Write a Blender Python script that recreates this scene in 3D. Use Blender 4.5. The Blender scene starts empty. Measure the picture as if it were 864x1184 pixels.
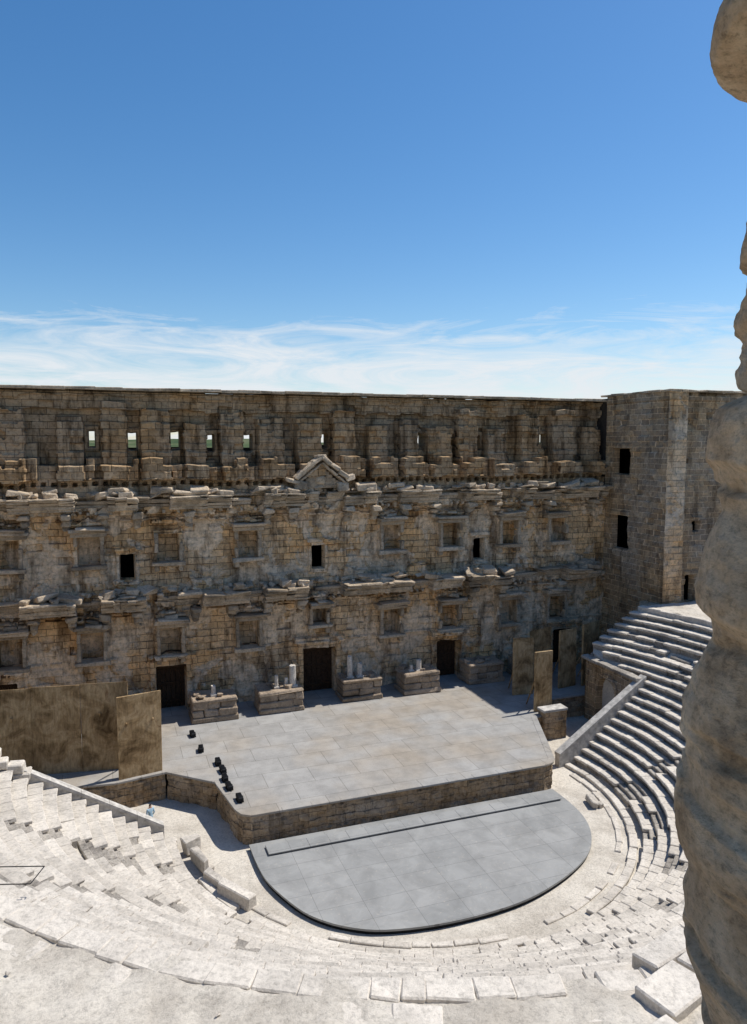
import bpy, math, random
import numpy as np
from mathutils import Vector
random.seed(7)
S=bpy.context.scene
S.view_settings.view_transform='Standard'; S.view_settings.look='None'; S.view_settings.exposure=0
# ---------------------------------------------------------------- noise
def _h(ix,iy,iz,seed):
    n=(ix.astype(np.int64)*374761393+iy.astype(np.int64)*668265263+iz.astype(np.int64)*2147483647+seed*1274126177)&0xffffffff
    n=((n^(n>>13))*1274126177)&0xffffffff
    n=((n^(n>>16))*2246822519)&0xffffffff
    n=n^(n>>15)
    return (n&0xffffff)/float(0x1000000)
def hsh(a,b,seed=0):
    a=np.asarray(a); b=np.asarray(b)
    return _h(a,b,np.zeros_like(a),seed)
def vn(x,y,z,seed=0):
    x,y,z=np.broadcast_arrays(np.asarray(x,float),np.asarray(y,float),np.asarray(z,float))
    xi=np.floor(x);yi=np.floor(y);zi=np.floor(z)
    fx=x-xi;fy=y-yi;fz=z-zi
    fx=fx*fx*(3-2*fx);fy=fy*fy*(3-2*fy);fz=fz*fz*(3-2*fz)
    xi=xi.astype(np.int64);yi=yi.astype(np.int64);zi=zi.astype(np.int64)
    r=0
    for a in (0,1):
        for b in (0,1):
            for c in (0,1):
                r=r+_h(xi+a,yi+b,zi+c,seed)*(fx if a else 1-fx)*(fy if b else 1-fy)*(fz if c else 1-fz)
    return r
def fbm(x,y,z=0.0,o=4,seed=0):
    r=0;a=.5;t=0
    for i in range(o):
        r=r+a*vn(np.asarray(x)*2**i,np.asarray(y)*2**i,np.asarray(z)*2**i,seed+i*17); t+=a; a*=.5
    return r/t
# ---------------------------------------------------------------- objects
def empty(name):
    e=bpy.data.objects.new(name,None); S.collection.objects.link(e); return e
def mk(name,verts,faces,mat,parent=None,uvs=None,tint=None,smooth=False,mats=None,midx=None):
    me=bpy.data.meshes.new(name); me.from_pydata([tuple(v) for v in verts],[],[tuple(int(i) for i in f) for f in faces])
    me.update()
    ob=bpy.data.objects.new(name,me); S.collection.objects.link(ob)
    for m in (mats or [mat]): me.materials.append(m)
    if midx is not None: me.polygons.foreach_set('material_index',midx)
    if uvs is not None:
        l=me.uv_layers.new(name='UVMap'); li=np.zeros(len(me.loops),dtype=np.int32); me.loops.foreach_get('vertex_index',li)
        l.data.foreach_set('uv',np.asarray(uvs,dtype=np.float32)[li].ravel())
    if tint is not None:
        a=me.attributes.new('tint','FLOAT','POINT'); a.data.foreach_set('value',np.asarray(tint,dtype=np.float32))
    if smooth: me.polygons.foreach_set('use_smooth',[True]*len(me.polygons))
    if parent: ob.parent=parent
    return ob
_c=[(a,b,c) for a in(-1,1) for b in(-1,1) for c in(-1,1)]
_idx={(s,k):i*3+k for i,s in enumerate(_c) for k in range(3)}
_F=[]
def _orient(f):
    P=[]
    for i in f:
        s=_c[i//3];k=i%3;P.append(np.array([s[j]*(1.0 if j==k else .8) for j in range(3)]))
    n=np.cross(P[1]-P[0],P[2]-P[0]); c=sum(P)/len(P)
    return f if np.dot(n,c)>0 else f[::-1]
for k in range(3):
    o=[j for j in range(3) if j!=k]
    for s in(-1,1):
        f=[]
        for a,b in((-1,-1),(1,-1),(1,1),(-1,1)):
            c=[0,0,0];c[k]=s;c[o[0]]=a;c[o[1]]=b;f.append(_idx[(tuple(c),k)])
        _F.append(_orient(f))
for m in range(3):
    k,j=[q for q in range(3) if q!=m]
    for a in(-1,1):
        for b in(-1,1):
            c0=[0,0,0];c0[k]=a;c0[j]=b;c0[m]=-1;c1=list(c0);c1[m]=1;c0=tuple(c0);c1=tuple(c1)
            _F.append(_orient([_idx[(c0,k)],_idx[(c1,k)],_idx[(c1,j)],_idx[(c0,j)]]))
for s in _c: _F.append(_orient([_idx[(s,0)],_idx[(s,1)],_idx[(s,2)]]))
_S=np.array([s for s in _c for k in range(3)],float)
_K=np.zeros((24,3)); 
for i in range(24): _K[i,i%3]=1
class MB:
    def __init__(s): s.v=[];s.f=[];s.t=[];s.n=0
    def block(s,c,half,rz=0,tilt=(0,0),bev=.03,jit=.02,tint=None):
        half=np.array(half,float); bev=min(bev,half.min()*.8)
        P=_S*(half-bev*(1-_K))
        cj=np.repeat(np.random.uniform(-jit,jit,(8,3)),3,axis=0); P=P+cj
        tx,ty=tilt
        Rx=np.array([[1,0,0],[0,math.cos(tx),-math.sin(tx)],[0,math.sin(tx),math.cos(tx)]])
        Ry=np.array([[math.cos(ty),0,math.sin(ty)],[0,1,0],[-math.sin(ty),0,math.cos(ty)]])
        Rz=np.array([[math.cos(rz),-math.sin(rz),0],[math.sin(rz),math.cos(rz),0],[0,0,1]])
        P=P@(Rz@Ry@Rx).T+np.array(c)
        s.v.append(P); s.f+= [[i+s.n for i in f] for f in _F]; s.n+=24
        s.t+= [random.random() if tint is None else tint]*24
    def cyl(s,c,r,h,n=14,tint=.5,rtop=None,lean=0):
        rt=rtop or r; V=[]
        for z,rr in((0,r),(h*.5,(r+rt)/2),(h,rt)):
            for i in range(n):
                a=2*math.pi*i/n; q=rr*(1+random.uniform(-.05,.05)); V.append((c[0]+q*math.cos(a)+lean*z,c[1]+q*math.sin(a),c[2]+z+(random.uniform(-.05,.05) if z==h else 0)))
        s.v.append(np.array(V))
        for l in range(2):
            for i in range(n): s.f.append([s.n+l*n+i,s.n+l*n+(i+1)%n,s.n+(l+1)*n+(i+1)%n,s.n+(l+1)*n+i])
        s.f.append([s.n+2*n+i for i in range(n)]); s.n+=3*n; s.t+=[tint]*(3*n)
    def make(s,name,mat,parent=None): return mk(name,np.concatenate(s.v),s.f,mat,parent,tint=s.t)
np.random.seed(3)
def hf(name,p0,p1,z0,z1,du,dz,D,mat,parent=None,holes=None,smooth=False,ztop=None):
    p0=np.array(p0,float);p1=np.array(p1,float);L=np.linalg.norm(p1-p0);t=(p1-p0)/L;n=np.array([t[1],-t[0]])
    nu=max(2,int(L/du)+1);nz=max(2,int((z1-z0)/dz)+1)
    U,Z=np.meshgrid(np.linspace(0,L,nu),np.linspace(z0,z1,nz))
    d=D(U,Z)
    ZZ=Z.copy()
    if ztop is not None:
        zt=ztop(U); ZZ=z0+(Z-z0)*(zt-z0)/(z1-z0)
    X=p0[0]+t[0]*U+n[0]*d; Y=p0[1]+t[1]*U+n[1]*d
    V=np.stack([X,Y,ZZ],-1).reshape(-1,3)
    I=np.arange(nu*nz).reshape(nz,nu)
    F=np.stack([I[:-1,:-1],I[:-1,1:],I[1:,1:],I[1:,:-1]],-1).reshape(-1,4)
    if holes is not None:
        H=holes(U,Z); hm=(H[:-1,:-1]&H[:-1,1:]&H[1:,1:]&H[1:,:-1]).ravel(); F=F[~hm]
    return mk(name,V,F.tolist(),mat,parent,uvs=np.stack([U,ZZ],-1).reshape(-1,2),smooth=smooth)
# ---------------------------------------------------------------- materials
class NT:
    def __init__(s,name):
        s.m=bpy.data.materials.new(name); s.m.use_nodes=True; s.t=s.m.node_tree; s.b=s.t.nodes['Principled BSDF']
        s.b.inputs['Roughness'].default_value=.9; s.b.inputs['Specular IOR Level'].default_value=.1
        s.tc=s.t.nodes.new('ShaderNodeTexCoord'); s.obj=s.tc.outputs['Object']; s.uv=s.tc.outputs['UV']
    def n(s,k): return s.t.nodes.new(k)
    def l(s,a,b): s.t.links.new(a,b)
    def mapv(s,v,sc=(1,1,1),rot=(0,0,0)):
        m=s.n('ShaderNodeMapping'); m.inputs['Scale'].default_value=sc; m.inputs['Rotation'].default_value=rot; s.l(v,m.inputs[0]); return m.outputs[0]
    def noise(s,v,sc,det=3,rough=.6,dist=0):
        n=s.n('ShaderNodeTexNoise'); n.inputs['Scale'].default_value=sc;n.inputs['Detail'].default_value=det;n.inputs['Roughness'].default_value=rough;n.inputs['Distortion'].default_value=dist
        s.l(v,n.inputs['Vector']); return n.outputs['Fac']
    def ramp(s,f,stops):
        r=s.n('ShaderNodeValToRGB'); e=r.color_ramp.elements
        while len(e)<len(stops): e.new(.5)
        for i,(p,c) in enumerate(stops):
            e[i].position=p; e[i].color=(c,c,c,1) if isinstance(c,(int,float)) else (*c,1)
        s.l(f,r.inputs[0]); return r.outputs[0]
    def mix(s,a,b,f,mode='MIX'):
        m=s.n('ShaderNodeMix'); m.data_type='RGBA'; m.blend_type=mode
        for v,i in((f,0),(a,6),(b,7)):
            if isinstance(v,(int,float)): m.inputs[i].default_value=v if i==0 else (v,v,v,1)
            elif isinstance(v,tuple): m.inputs[i].default_value=(*v,1)
            else: s.l(v,m.inputs[i])
        return m.outputs[2]
    def math(s,op,a,b):
        m=s.n('ShaderNodeMath'); m.operation=op
        for v,i in((a,0),(b,1)):
            if isinstance(v,(int,float)): m.inputs[i].default_value=v
            else: s.l(v,m.inputs[i])
        return m.outputs[0]
    def attr(s,nm):
        a=s.n('ShaderNodeAttribute'); a.attribute_name=nm; return a.outputs['Fac']
    def bump(s,h,st,dist,prev=None):
        b=s.n('ShaderNodeBump'); b.inputs['Strength'].default_value=st;b.inputs['Distance'].default_value=dist; s.l(h,b.inputs['Height'])
        if prev: s.l(prev,b.inputs['Normal'])
        return b.outputs[0]
    def fin(s,col,bump=None,rough=None):
        if isinstance(col,tuple): s.b.inputs['Base Color'].default_value=(*col,1)
        else: s.l(col,s.b.inputs['Base Color'])
        if bump: s.l(bump,s.b.inputs['Normal'])
        if rough is not None: s.b.inputs['Roughness'].default_value=rough
        return s.m
def masonry(name,c1,c2,mortar,plaster,pcol,bw=.95,bh=.46,stain=.5,ztone=None,warm=(1.1,.96,.77),mort=.018,dist=(.16,.10,0)):
    k=NT(name)
    dn=k.n('ShaderNodeTexNoise'); dn.inputs['Scale'].default_value=1.3; k.l(k.uv,dn.inputs['Vector'])
    ad=k.n('ShaderNodeVectorMath'); ad.operation='MULTIPLY_ADD'; k.l(dn.outputs['Color'],ad.inputs[0]); ad.inputs[1].default_value=dist; k.l(k.uv,ad.inputs[2])
    b=k.n('ShaderNodeTexBrick'); k.l(ad.outputs[0],b.inputs['Vector'])
    b.inputs['Scale'].default_value=1; b.inputs['Brick Width'].default_value=bw; b.inputs['Row Height'].default_value=bh
    b.inputs['Mortar Size'].default_value=mort; b.inputs['Mortar Smooth'].default_value=.4; b.inputs['Bias'].default_value=0
    b.inputs['Color1'].default_value=(*c1,1); b.inputs['Color2'].default_value=(*c2,1); b.inputs['Mortar'].default_value=(*mortar,1)
    col=b.outputs['Color']
    big=k.noise(k.obj,.22,3,.6)
    col=k.mix(col,warm,k.ramp(big,[(.4,0.),(.6,1.)]),'MULTIPLY')
    if ztone:
        sp=k.n('ShaderNodeSeparateXYZ'); k.l(k.obj,sp.inputs[0])
        zr=k.math('ADD',sp.outputs[2],k.math('MULTIPLY',big,3.))
        zf=k.ramp(k.math('DIVIDE',zr,30),[(.5,0.),(.60,1.)])
        col=k.mix(col,k.mix(col,ztone,1.,'MULTIPLY'),zf)
    pm=k.noise(k.obj,.42,6,.62,.5); pf=k.ramp(pm,[(.56-plaster*.11,0.),(.60-plaster*.11,1.)])
    if ztone: pf=k.math('MULTIPLY',pf,k.math('SUBTRACT',1.,k.math('MULTIPLY',zf,.85)))
    pn=k.noise(k.obj,1.6,4); pc=k.mix(pcol,tuple(x*.62 for x in pcol),k.ramp(pn,[(.38,0.),(.65,1.)]))
    col=k.mix(col,pc,k.math('MULTIPLY',pf,.85 if plaster>0 else 0.))
    st=k.noise(k.mapv(k.obj,(1.1,1.1,.2)),1.1,4,.68); col=k.mix(col,(.24,.21,.185),k.math('MULTIPLY',k.ramp(st,[(.50,0.),(.64,1.)]),stain),'MULTIPLY')
    fn=k.noise(k.obj,5,5,.7); col=k.mix(col,k.ramp(fn,[(.28,.35),(.46,1.),(.7,1.35)]),.85,'MULTIPLY')
    inv=k.math('MULTIPLY',k.math('SUBTRACT',1.,b.outputs['Fac']),k.math('SUBTRACT',1.,k.math('MULTIPLY',pf,.7 if plaster>0 else 0.)))
    h=k.math('ADD',inv,k.math('MULTIPLY',fn,1.5))
    return k.fin(col,k.bump(h,1.,.07))
M_wall=masonry('theatre_masonry',(.74,.53,.315),(.49,.355,.215),(.17,.12,.075),.75,(.84,.66,.46),ztone=(.52,.53,.55),stain=.8)
M_tower=masonry('tower_masonry',(.42,.335,.24),(.25,.20,.15),(.66,.55,.42),0,(.50,.41,.30),bw=.85,bh=.42,stain=.62,mort=.026,dist=(.08,.05,0))
M_quoin=masonry('lit_quoin_masonry',(.72,.55,.37),(.52,.395,.27),(.28,.22,.16),.4,(.76,.62,.46),stain=.6)  # paler than the tower: the pier's lit look is painted in
M_retain=masonry('retaining_masonry',(.40,.33,.25),(.28,.23,.175),(.13,.105,.08),0,(.4,.35,.3),bw=1.0,bh=.4,stain=.55,mort=.01)
def stone(name,a,b,dark,spots=.5,bd=.06,lo=.45,hi=1.3):
    k=NT(name); t=k.attr('tint'); col=k.mix(a,b,t)
    n=k.noise(k.obj,.6,5,.65); col=k.mix(col,dark,k.math('MULTIPLY',k.ramp(n,[(.46,0.),(.64,1.)]),spots))
    f=k.noise(k.obj,7,5,.72); col=k.mix(col,k.ramp(f,[(.3,lo),(.5,1.),(.75,hi)]),.85,'MULTIPLY')
    return k.fin(col,k.bump(f,1.,bd))
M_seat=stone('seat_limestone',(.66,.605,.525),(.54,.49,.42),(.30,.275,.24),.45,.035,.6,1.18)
M_riser=stone('shaded_riser_stone',(.44,.40,.345),(.33,.30,.26),(.14,.125,.11),.7)  # base darker than treads to paint in riser shade; lichen spots on top
M_ledge=stone('cornice_stone',(.62,.50,.36),(.39,.305,.21),(.12,.10,.075),.65,.09)
M_ped=stone('pedestal_stone',(.45,.355,.26),(.32,.25,.18),(.13,.105,.08),.6,.1)
M_col=stone('marble_stub',(.68,.63,.55),(.55,.5,.43),(.35,.3,.25),.3)
def sand():
    k=NT('pale_gravel'); n=k.noise(k.obj,.5,6,.68); col=k.mix((.61,.56,.48),(.46,.415,.35),k.ramp(n,[(.42,0.),(.62,1.)]))
    f=k.noise(k.obj,9,6,.78); col=k.mix(col,k.ramp(f,[(.3,.55),(.5,1.),(.72,1.2)]),.85,'MULTIPLY')
    return k.fin(col,k.bump(f,1.,.04))
M_sand=sand()
def pavers():
    k=NT('stage_pavers'); b=k.n('ShaderNodeTexBrick'); k.l(k.obj,b.inputs['Vector'])
    b.inputs['Scale'].default_value=1;b.inputs['Brick Width'].default_value=2.6;b.inputs['Row Height'].default_value=1.8;b.inputs['Mortar Size'].default_value=.016
    b.inputs['Color1'].default_value=(.35,.342,.325,1);b.inputs['Color2'].default_value=(.315,.307,.29,1);b.inputs['Mortar'].default_value=(.20,.19,.175,1)
    col=b.outputs['Color']; n=k.noise(k.obj,.16,3,.6); col=k.mix(col,(1.0,.89,.76),k.ramp(n,[(.42,0.),(.62,.8)]),'MULTIPLY')
    d=k.noise(k.obj,.9,5,.68); col=k.mix(col,k.ramp(d,[(.35,.82),(.6,1.08)]),.9,'MULTIPLY')
    f=k.noise(k.obj,18,3,.7); col=k.mix(col,k.ramp(f,[(.35,.85),(.65,1.1)]),.7,'MULTIPLY')
    return k.fin(col,k.bump(k.math('SUBTRACT',k.math('MULTIPLY',f,.2),b.outputs['Fac']),.3,.01),.75)
M_pav=pavers()
def panel_floor():
    k=NT('grey_deck_panels'); b=k.n('ShaderNodeTexBrick'); k.l(k.obj,b.inputs['Vector'])
    b.inputs['Scale'].default_value=1;b.inputs['Brick Width'].default_value=2.0;b.inputs['Row Height'].default_value=1.25;b.inputs['Mortar Size'].default_value=.011;b.offset=0
    b.inputs['Color1'].default_value=(.30,.30,.29,1);b.inputs['Color2'].default_value=(.272,.275,.268,1);b.inputs['Mortar'].default_value=(.18,.18,.178,1)
    d=k.noise(k.obj,.7,5,.65,.5); col=k.mix(b.outputs['Color'],k.ramp(d,[(.35,.82),(.62,1.12)]),.9,'MULTIPLY')
    s=k.noise(k.obj,7,4,.7); col=k.mix(col,(.45,.41,.35),k.ramp(s,[(.58,0.),(.72,.5)]))
    return k.fin(col,k.bump(k.math('SUBTRACT',1.,b.outputs['Fac']),.3,.01),.6)
M_deck=panel_floor()
def rust():
    k=NT('rusted_metal'); n=k.noise(k.obj,.9,5,.65,.6); col=k.ramp(n,[(.32,(.12,.075,.035)),(.48,(.33,.22,.11)),(.6,(.48,.345,.19)),(.72,(.25,.145,.07))])
    f=k.noise(k.mapv(k.obj,(6,6,1.2)),1.5,4,.7); col=k.mix(col,k.ramp(f,[(.35,.6),(.65,1.25)]),.7,'MULTIPLY')
    return k.fin(col,k.bump(n,.2,.02),.7)
M_rust=rust()
def plain(name,c,r=.7,sc=5,am=.3):
    k=NT(name); f=k.noise(k.obj,sc,3); return k.fin(k.mix(c,k.ramp(f,[(.3,1-am),(.7,1+am)]),1.,'MULTIPLY'),k.bump(f,.2,.01),r)
M_wood=plain('dark_wood',(.05,.03,.018),.7,8,.5)
M_black=plain('black_metal',(.015,.016,.018),.5)
M_void=plain('unlit_interior',(.05,.042,.035),.95)  # near-black: the shade of closed rooms is put into the colour
M_concrete=plain('smooth_coping',(.46,.435,.395),.85,3,.35)
def pillar_mat():
    k=NT('eroded_pillar_stone'); n=k.noise(k.obj,3.5,6,.7,.3); col=k.ramp(n,[(.3,(.34,.23,.135)),(.46,(.57,.41,.26)),(.6,(.69,.53,.36)),(.75,(.80,.66,.48))])
    f=k.noise(k.mapv(k.obj,(1,1,1.7)),24,7,.78); col=k.mix(col,k.ramp(f,[(.3,.35),(.48,1.),(.75,1.35)]),.85,'MULTIPLY')
    return k.fin(col,k.bump(k.math('ADD',f,k.noise(k.mapv(k.obj,(1,1,2.5)),7,4,.7)),1.,.03))
M_pil=pillar_mat()
def grass():
    k=NT('dry_ground'); n=k.noise(k.obj,.02,5,.65); return k.fin(k.ramp(n,[(.35,(.04,.065,.025)),(.5,(.07,.095,.035)),(.65,(.13,.13,.07))]),k.bump(k.noise(k.obj,.5,4),.5,.3))
M_grass=grass()
# ---------------------------------------------------------------- world, sun, camera
SV=Vector((13.8,1.1,22)).normalized(); el=math.asin(SV.z); az=math.atan2(SV.x,SV.y)
W=bpy.data.worlds.new('World'); S.world=W; W.use_nodes=True; nt=W.node_tree; bg=nt.nodes['Background']
sky=nt.nodes.new('ShaderNodeTexSky'); sky.sky_type='NISHITA'; sky.sun_disc=False; sky.sun_elevation=el; sky.sun_rotation=az; sky.altitude=50; sky.dust_density=.4; sky.ozone_density=2.5
bg.inputs[1].default_value=.13
def wn(k): return nt.nodes.new(k)
L=nt.links.new
tc=wn('ShaderNodeTexCoord'); mp=wn('ShaderNodeMapping'); mp.inputs['Scale'].default_value=(2.4,2.4,15); mp.inputs['Rotation'].default_value=(.05,.04,.3); L(tc.outputs['Generated'],mp.inputs[0])
n1=wn('ShaderNodeTexNoise'); n1.inputs['Scale'].default_value=2.1; n1.inputs['Detail'].default_value=8; n1.inputs['Roughness'].default_value=.68; n1.inputs['Distortion'].default_value=1.4; L(mp.outputs[0],n1.inputs['Vector'])
sx=wn('ShaderNodeSeparateXYZ'); L(tc.outputs['Generated'],sx.inputs[0])
rz=wn('ShaderNodeValToRGB'); e=rz.color_ramp.elements; e[0].position=.0; e[0].color=(.75,.75,.75,1); e[1].position=.24; e[1].color=(0,0,0,1)
for p,c in((.09,.70),(.125,.64),(.16,.44),(.19,.25)): q=e.new(p); q.color=(c,c,c,1)
L(sx.outputs[2],rz.inputs[0])
ad=wn('ShaderNodeMath'); ad.operation='ADD'; L(n1.outputs[0],ad.inputs[0]); L(rz.outputs[0],ad.inputs[1])
cr=wn('ShaderNodeValToRGB'); cr.color_ramp.elements[0].color=(0,0,0,1); cr.color_ramp.elements[1].color=(.92,.92,.92,1)
sc_=wn('ShaderNodeMath'); sc_.operation='MULTIPLY'; sc_.inputs[1].default_value=1/1.5; L(ad.outputs[0],sc_.inputs[0])
cr.color_ramp.elements[0].position=.635; cr.color_ramp.elements[1].position=.87; L(sc_.outputs[0],cr.inputs[0])
hs=wn('ShaderNodeHueSaturation'); hs.inputs['Saturation'].default_value=1.29; hs.inputs['Value'].default_value=1.02; L(sky.outputs[0],hs.inputs['Color'])
mx=wn('ShaderNodeMix'); mx.data_type='RGBA'; L(cr.outputs[0],mx.inputs[0]); L(hs.outputs[0],mx.inputs[6]); mx.inputs[7].default_value=(6.2,6.5,6.8,1); L(mx.outputs[2],bg.inputs[0])
sd=bpy.data.lights.new('sun','SUN'); sd.energy=5.0; sd.angle=math.radians(.5); sd.color=(1,.955,.885)
so=bpy.data.objects.new('sun',sd); S.collection.objects.link(so); so.rotation_euler=SV.to_track_quat('Z','Y').to_euler(); so.location=SV*200
cd=bpy.data.cameras.new('camera'); cam=bpy.data.objects.new('camera',cd); S.collection.objects.link(cam); S.camera=cam
cd.sensor_fit='VERTICAL'; cd.sensor_height=36; cd.sensor_width=36; cd.lens=26.15; cd.clip_start=.05; cd.clip_end=9000
cam.location=(0,0,18.3); cam.rotation_euler=(math.radians(90-5.25),0,math.radians(-20))
# ---------------------------------------------------------------- ground, hills
mk('ground',[(-5000,-5000,-1.75),(5000,-5000,-1.75),(5000,5000,-1.75),(-5000,5000,-1.75)],[(0,1,2,3)],M_grass)
V=[];F=[];na=160;nr=8
for j in range(nr):
    for i in range(na):
        a=2*math.pi*i/na; r=500+j*130; hgt=(-3,4,9,14,18,21,16,-3)[j]*(.3+1.1*float(fbm(i*.17,j*.6,0,4,5)))
        V.append((15+r*math.cos(a),36+r*math.sin(a),hgt))
for j in range(nr-1):
    for i in range(na): F.append((j*na+i,j*na+(i+1)%na,(j+1)*na+(i+1)%na,(j+1)*na+i))
mk('hills',V,F,M_grass,smooth=True)
C=np.array([15.,36.])
xs=np.linspace(-14,42,90); ys=np.linspace(20,46,50); X,Y=np.meshgrid(xs,ys); Z=-1.62+.05*(fbm(X*.8,Y*.8,0,3,2)-.5)
I=np.arange(90*50).reshape(50,90); F=np.stack([I[:-1,:-1],I[:-1,1:],I[1:,1:],I[1:,:-1]],-1).reshape(-1,4)
mk('orchestra_floor',np.stack([X,Y,Z],-1).reshape(-1,3),F.tolist(),M_sand,smooth=True)
# ---------------------------------------------------------------- stage building
SB=empty('stage_building')
X0=-10.3; X1=39.3; YW=51.5
NX=[-5.84,-1.0,4.0,9.33,20.06,24.9,30.05,34.5]
W2=[1.34,14.45,27.5]
DR=[(-6.5,1.9,3.1),(4.0,1.95,3.2),(14.5,2.4,3.5),(24.9,1.95,3.1),(35.4,1.9,3.1)]
piers=[-8.9,-5.6,-1.9,0.8,3.4,6.0,8.5,11.2,14.0,16.6,19.2,21.7,24.2,26.6,29.2,32.2,35.2,38.0]
AW=[]
for i,(a,b) in enumerate(zip(piers[:-1],piers[1:])):
    if i in (2,3,4,5,6,8,11,13,15): AW.append(((a+b)/2+random.uniform(-.2,.2),random.choice((.2,.27,.3)),18.0+.35*random.random(),19.25))
def rect(Xa,Z,cx,hw,z0,z1): return (np.abs(Xa-cx)<hw)&(Z>z0)&(Z<z1)
def wallD(U,Z):
    Xa=U+X0
    row=np.floor(Z/.46).astype(int); col=np.floor(Xa/.95+.5*(row%2==0)).astype(int)
    r=hsh(col,row,3); r2=hsh(col,row,9)
    D=(r-.5)*.09-(r2<.05)*.2+(r2>.96)*.10
    att=np.where(Z>15,.5,1.)
    D+=((fbm(Xa*.5,Z*.5,0,3,1)-.5)*.35+(fbm(Xa*2.2,Z*2.2,0,4,8)-.5)*.2)*att
    rough=(fbm(Xa*1.3,Z*1.3,0,4,21)-.5)
    def niche(cx,cz,hw,hh,deep=.75):
        nonlocal D
        wob=(vn(Xa*3,Z*3,0,4)-.5)*.16
        fr=(np.abs(Xa-cx)<hw+.34+wob)&(np.abs(Z-cz)<hh+.3+wob); D=np.where(fr,D+.25,D)
        ins=(np.abs(Xa-cx)<hw+wob*.4)&(np.abs(Z-cz)<hh+wob*.4); D=np.where(ins,D*.4-deep,D)
        l2=(Xa>cx-hw-.4+wob*2)&(Xa<cx+hw+.4)&(Z>cz+hh+.7)&(Z<cz+hh+1.2+wob-np.abs(Xa-cx)*.35); D=np.where(l2,D+.4,D)
    for x in NX:
        niche(x,11.4,.68,.95); niche(x,5.05,.68,.95)
    niche(14.45,5.9,.5,.6)
    for i,x in enumerate([-8.3,-3.4,1.5,6.7,11.8,17.2,22.4,27.5,32.3,37.2]):
        wob=(vn(Xa*1.5,Z*1.5,0,24)-.5)*.8
        D=np.where((np.abs(Xa-x)<.9+wob)&(Z<1.9+wob*2),D+.25,D)
        D=np.where((np.abs(Xa-x)<1.0+wob)&(Z>8.4)&(Z<9.2+wob*.6),D+.35,D)
    for x in W2:
        D=np.where(rect(Xa,Z,x,.75,9.1,11.3),D+.14,D)
        D=np.where(rect(Xa,Z,x,.9,11.3,11.6),D+.3,D)
        D=np.where(rect(Xa,Z,x,.47,9.35,11.05),-.55,D)
    for x,w,h in DR:
        D=np.where(rect(Xa,Z,x,w/2+.4,-2,h+.45),D+.18,D)
        D=np.where(rect(Xa,Z,x,w/2+.7,h+.45,h+.85)&(rough>-.12),D+.5,D)
        D=np.where(rect(Xa,Z,x,w/2,-2,h),-.9,D)
    for z,t,d in((6.95,.22,.28),(7.35,.4,.45),(13.3,.2,.25),(13.75,.5,.45),(3.95,.16,.15)):
        D=np.where((Z>z)&(Z<z+t)&(rough>-.10+.07*(z<5)),D+d,D)
    at=Z>14.9; D=np.where(at,D-1.25,D)
    band=(Z>14.9)&(Z<17.02+(hsh(col,np.zeros_like(col),77)>.6)*.46); D=np.where(band,D+1.0,D)
    ho=(Z>15.6)&(Z<15.9)&((Xa%.62)<.29); D=np.where(ho,D-.6,D)
    for i,p in enumerate(piers):
        hr=float(vn(i*1.37,3.1,0,44)); w=.68+.42*float(vn(i*2.1,1.1,0,45)); zt=19.78+.46*int(4*hr)
        wob=(hsh(row,row*0+i,12)-.5)*.14+(vn(Xa*3,Z*3,0,14)-.5)*.06
        m=(np.abs(Xa-p)<w+wob)&(Z>16)&(Z<zt+wob*.5); D=np.where(m,D+1.02+.12*(Z<17.9)-.15*(Z>19.9),D)
        m2=(np.abs(Xa-p-w-.3)<.35)&(Z>16)&(Z<17.48+.46*int(hr*3))&~m; D=np.where(m2,D+.5,D)
    D=np.where((Z>20.7),D+.40,D); D=np.where((Z>21.55),D+.15,D)
    for x,hw,z0,z1 in AW:
        D=np.where(rect(Xa,Z,x,hw+.25,z0-.3,z1+.3),np.maximum(D,-1.05),D)
        D=np.where(rect(Xa,Z,x,hw,z0,z1),-1.9,D)
    return D
def wallH(U,Z):
    Xa=U+X0; H=np.zeros_like(U,bool)
    for x in W2: H|=rect(Xa,Z,x,.47,9.35,11.05)
    for x,hw,z0,z1 in AW: H|=rect(Xa,Z,x,hw,z0,z1)
    return H
hf('facade',(X0,YW),(X1,YW),-.1,22,.085,.08,wallD,M_wall,SB,holes=wallH,ztop=lambda U:21.85+.25*(fbm(U*.9,0*U,0,4,61)-.5)-.16*(hsh(np.floor(U/.9).astype(int),np.zeros_like(U,dtype=int),5)>.7))
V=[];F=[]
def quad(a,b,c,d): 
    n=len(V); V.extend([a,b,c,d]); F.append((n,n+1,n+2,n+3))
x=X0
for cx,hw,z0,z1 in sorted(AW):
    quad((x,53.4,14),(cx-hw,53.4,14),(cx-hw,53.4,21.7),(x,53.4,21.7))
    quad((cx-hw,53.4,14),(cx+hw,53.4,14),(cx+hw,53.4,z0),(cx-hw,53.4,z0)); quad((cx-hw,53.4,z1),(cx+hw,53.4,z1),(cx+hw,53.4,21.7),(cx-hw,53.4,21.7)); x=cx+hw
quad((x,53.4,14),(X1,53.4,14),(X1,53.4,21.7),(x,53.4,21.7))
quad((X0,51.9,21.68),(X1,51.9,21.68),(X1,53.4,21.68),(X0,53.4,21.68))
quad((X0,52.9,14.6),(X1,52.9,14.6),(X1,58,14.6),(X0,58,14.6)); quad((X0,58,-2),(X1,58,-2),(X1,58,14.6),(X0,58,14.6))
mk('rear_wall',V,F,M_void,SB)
m=MB(); x=X0
while x<X1:
    w=random.uniform(.7,1.9)
    if random.random()>.04: m.block((x+w/2,52.4,21.86+random.uniform(-.02,.02)),(w/2+.01,.72+random.uniform(-.05,.1),.10),bev=.03,jit=.02)
    x+=w
m.make('coping',M_ledge,SB)
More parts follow.
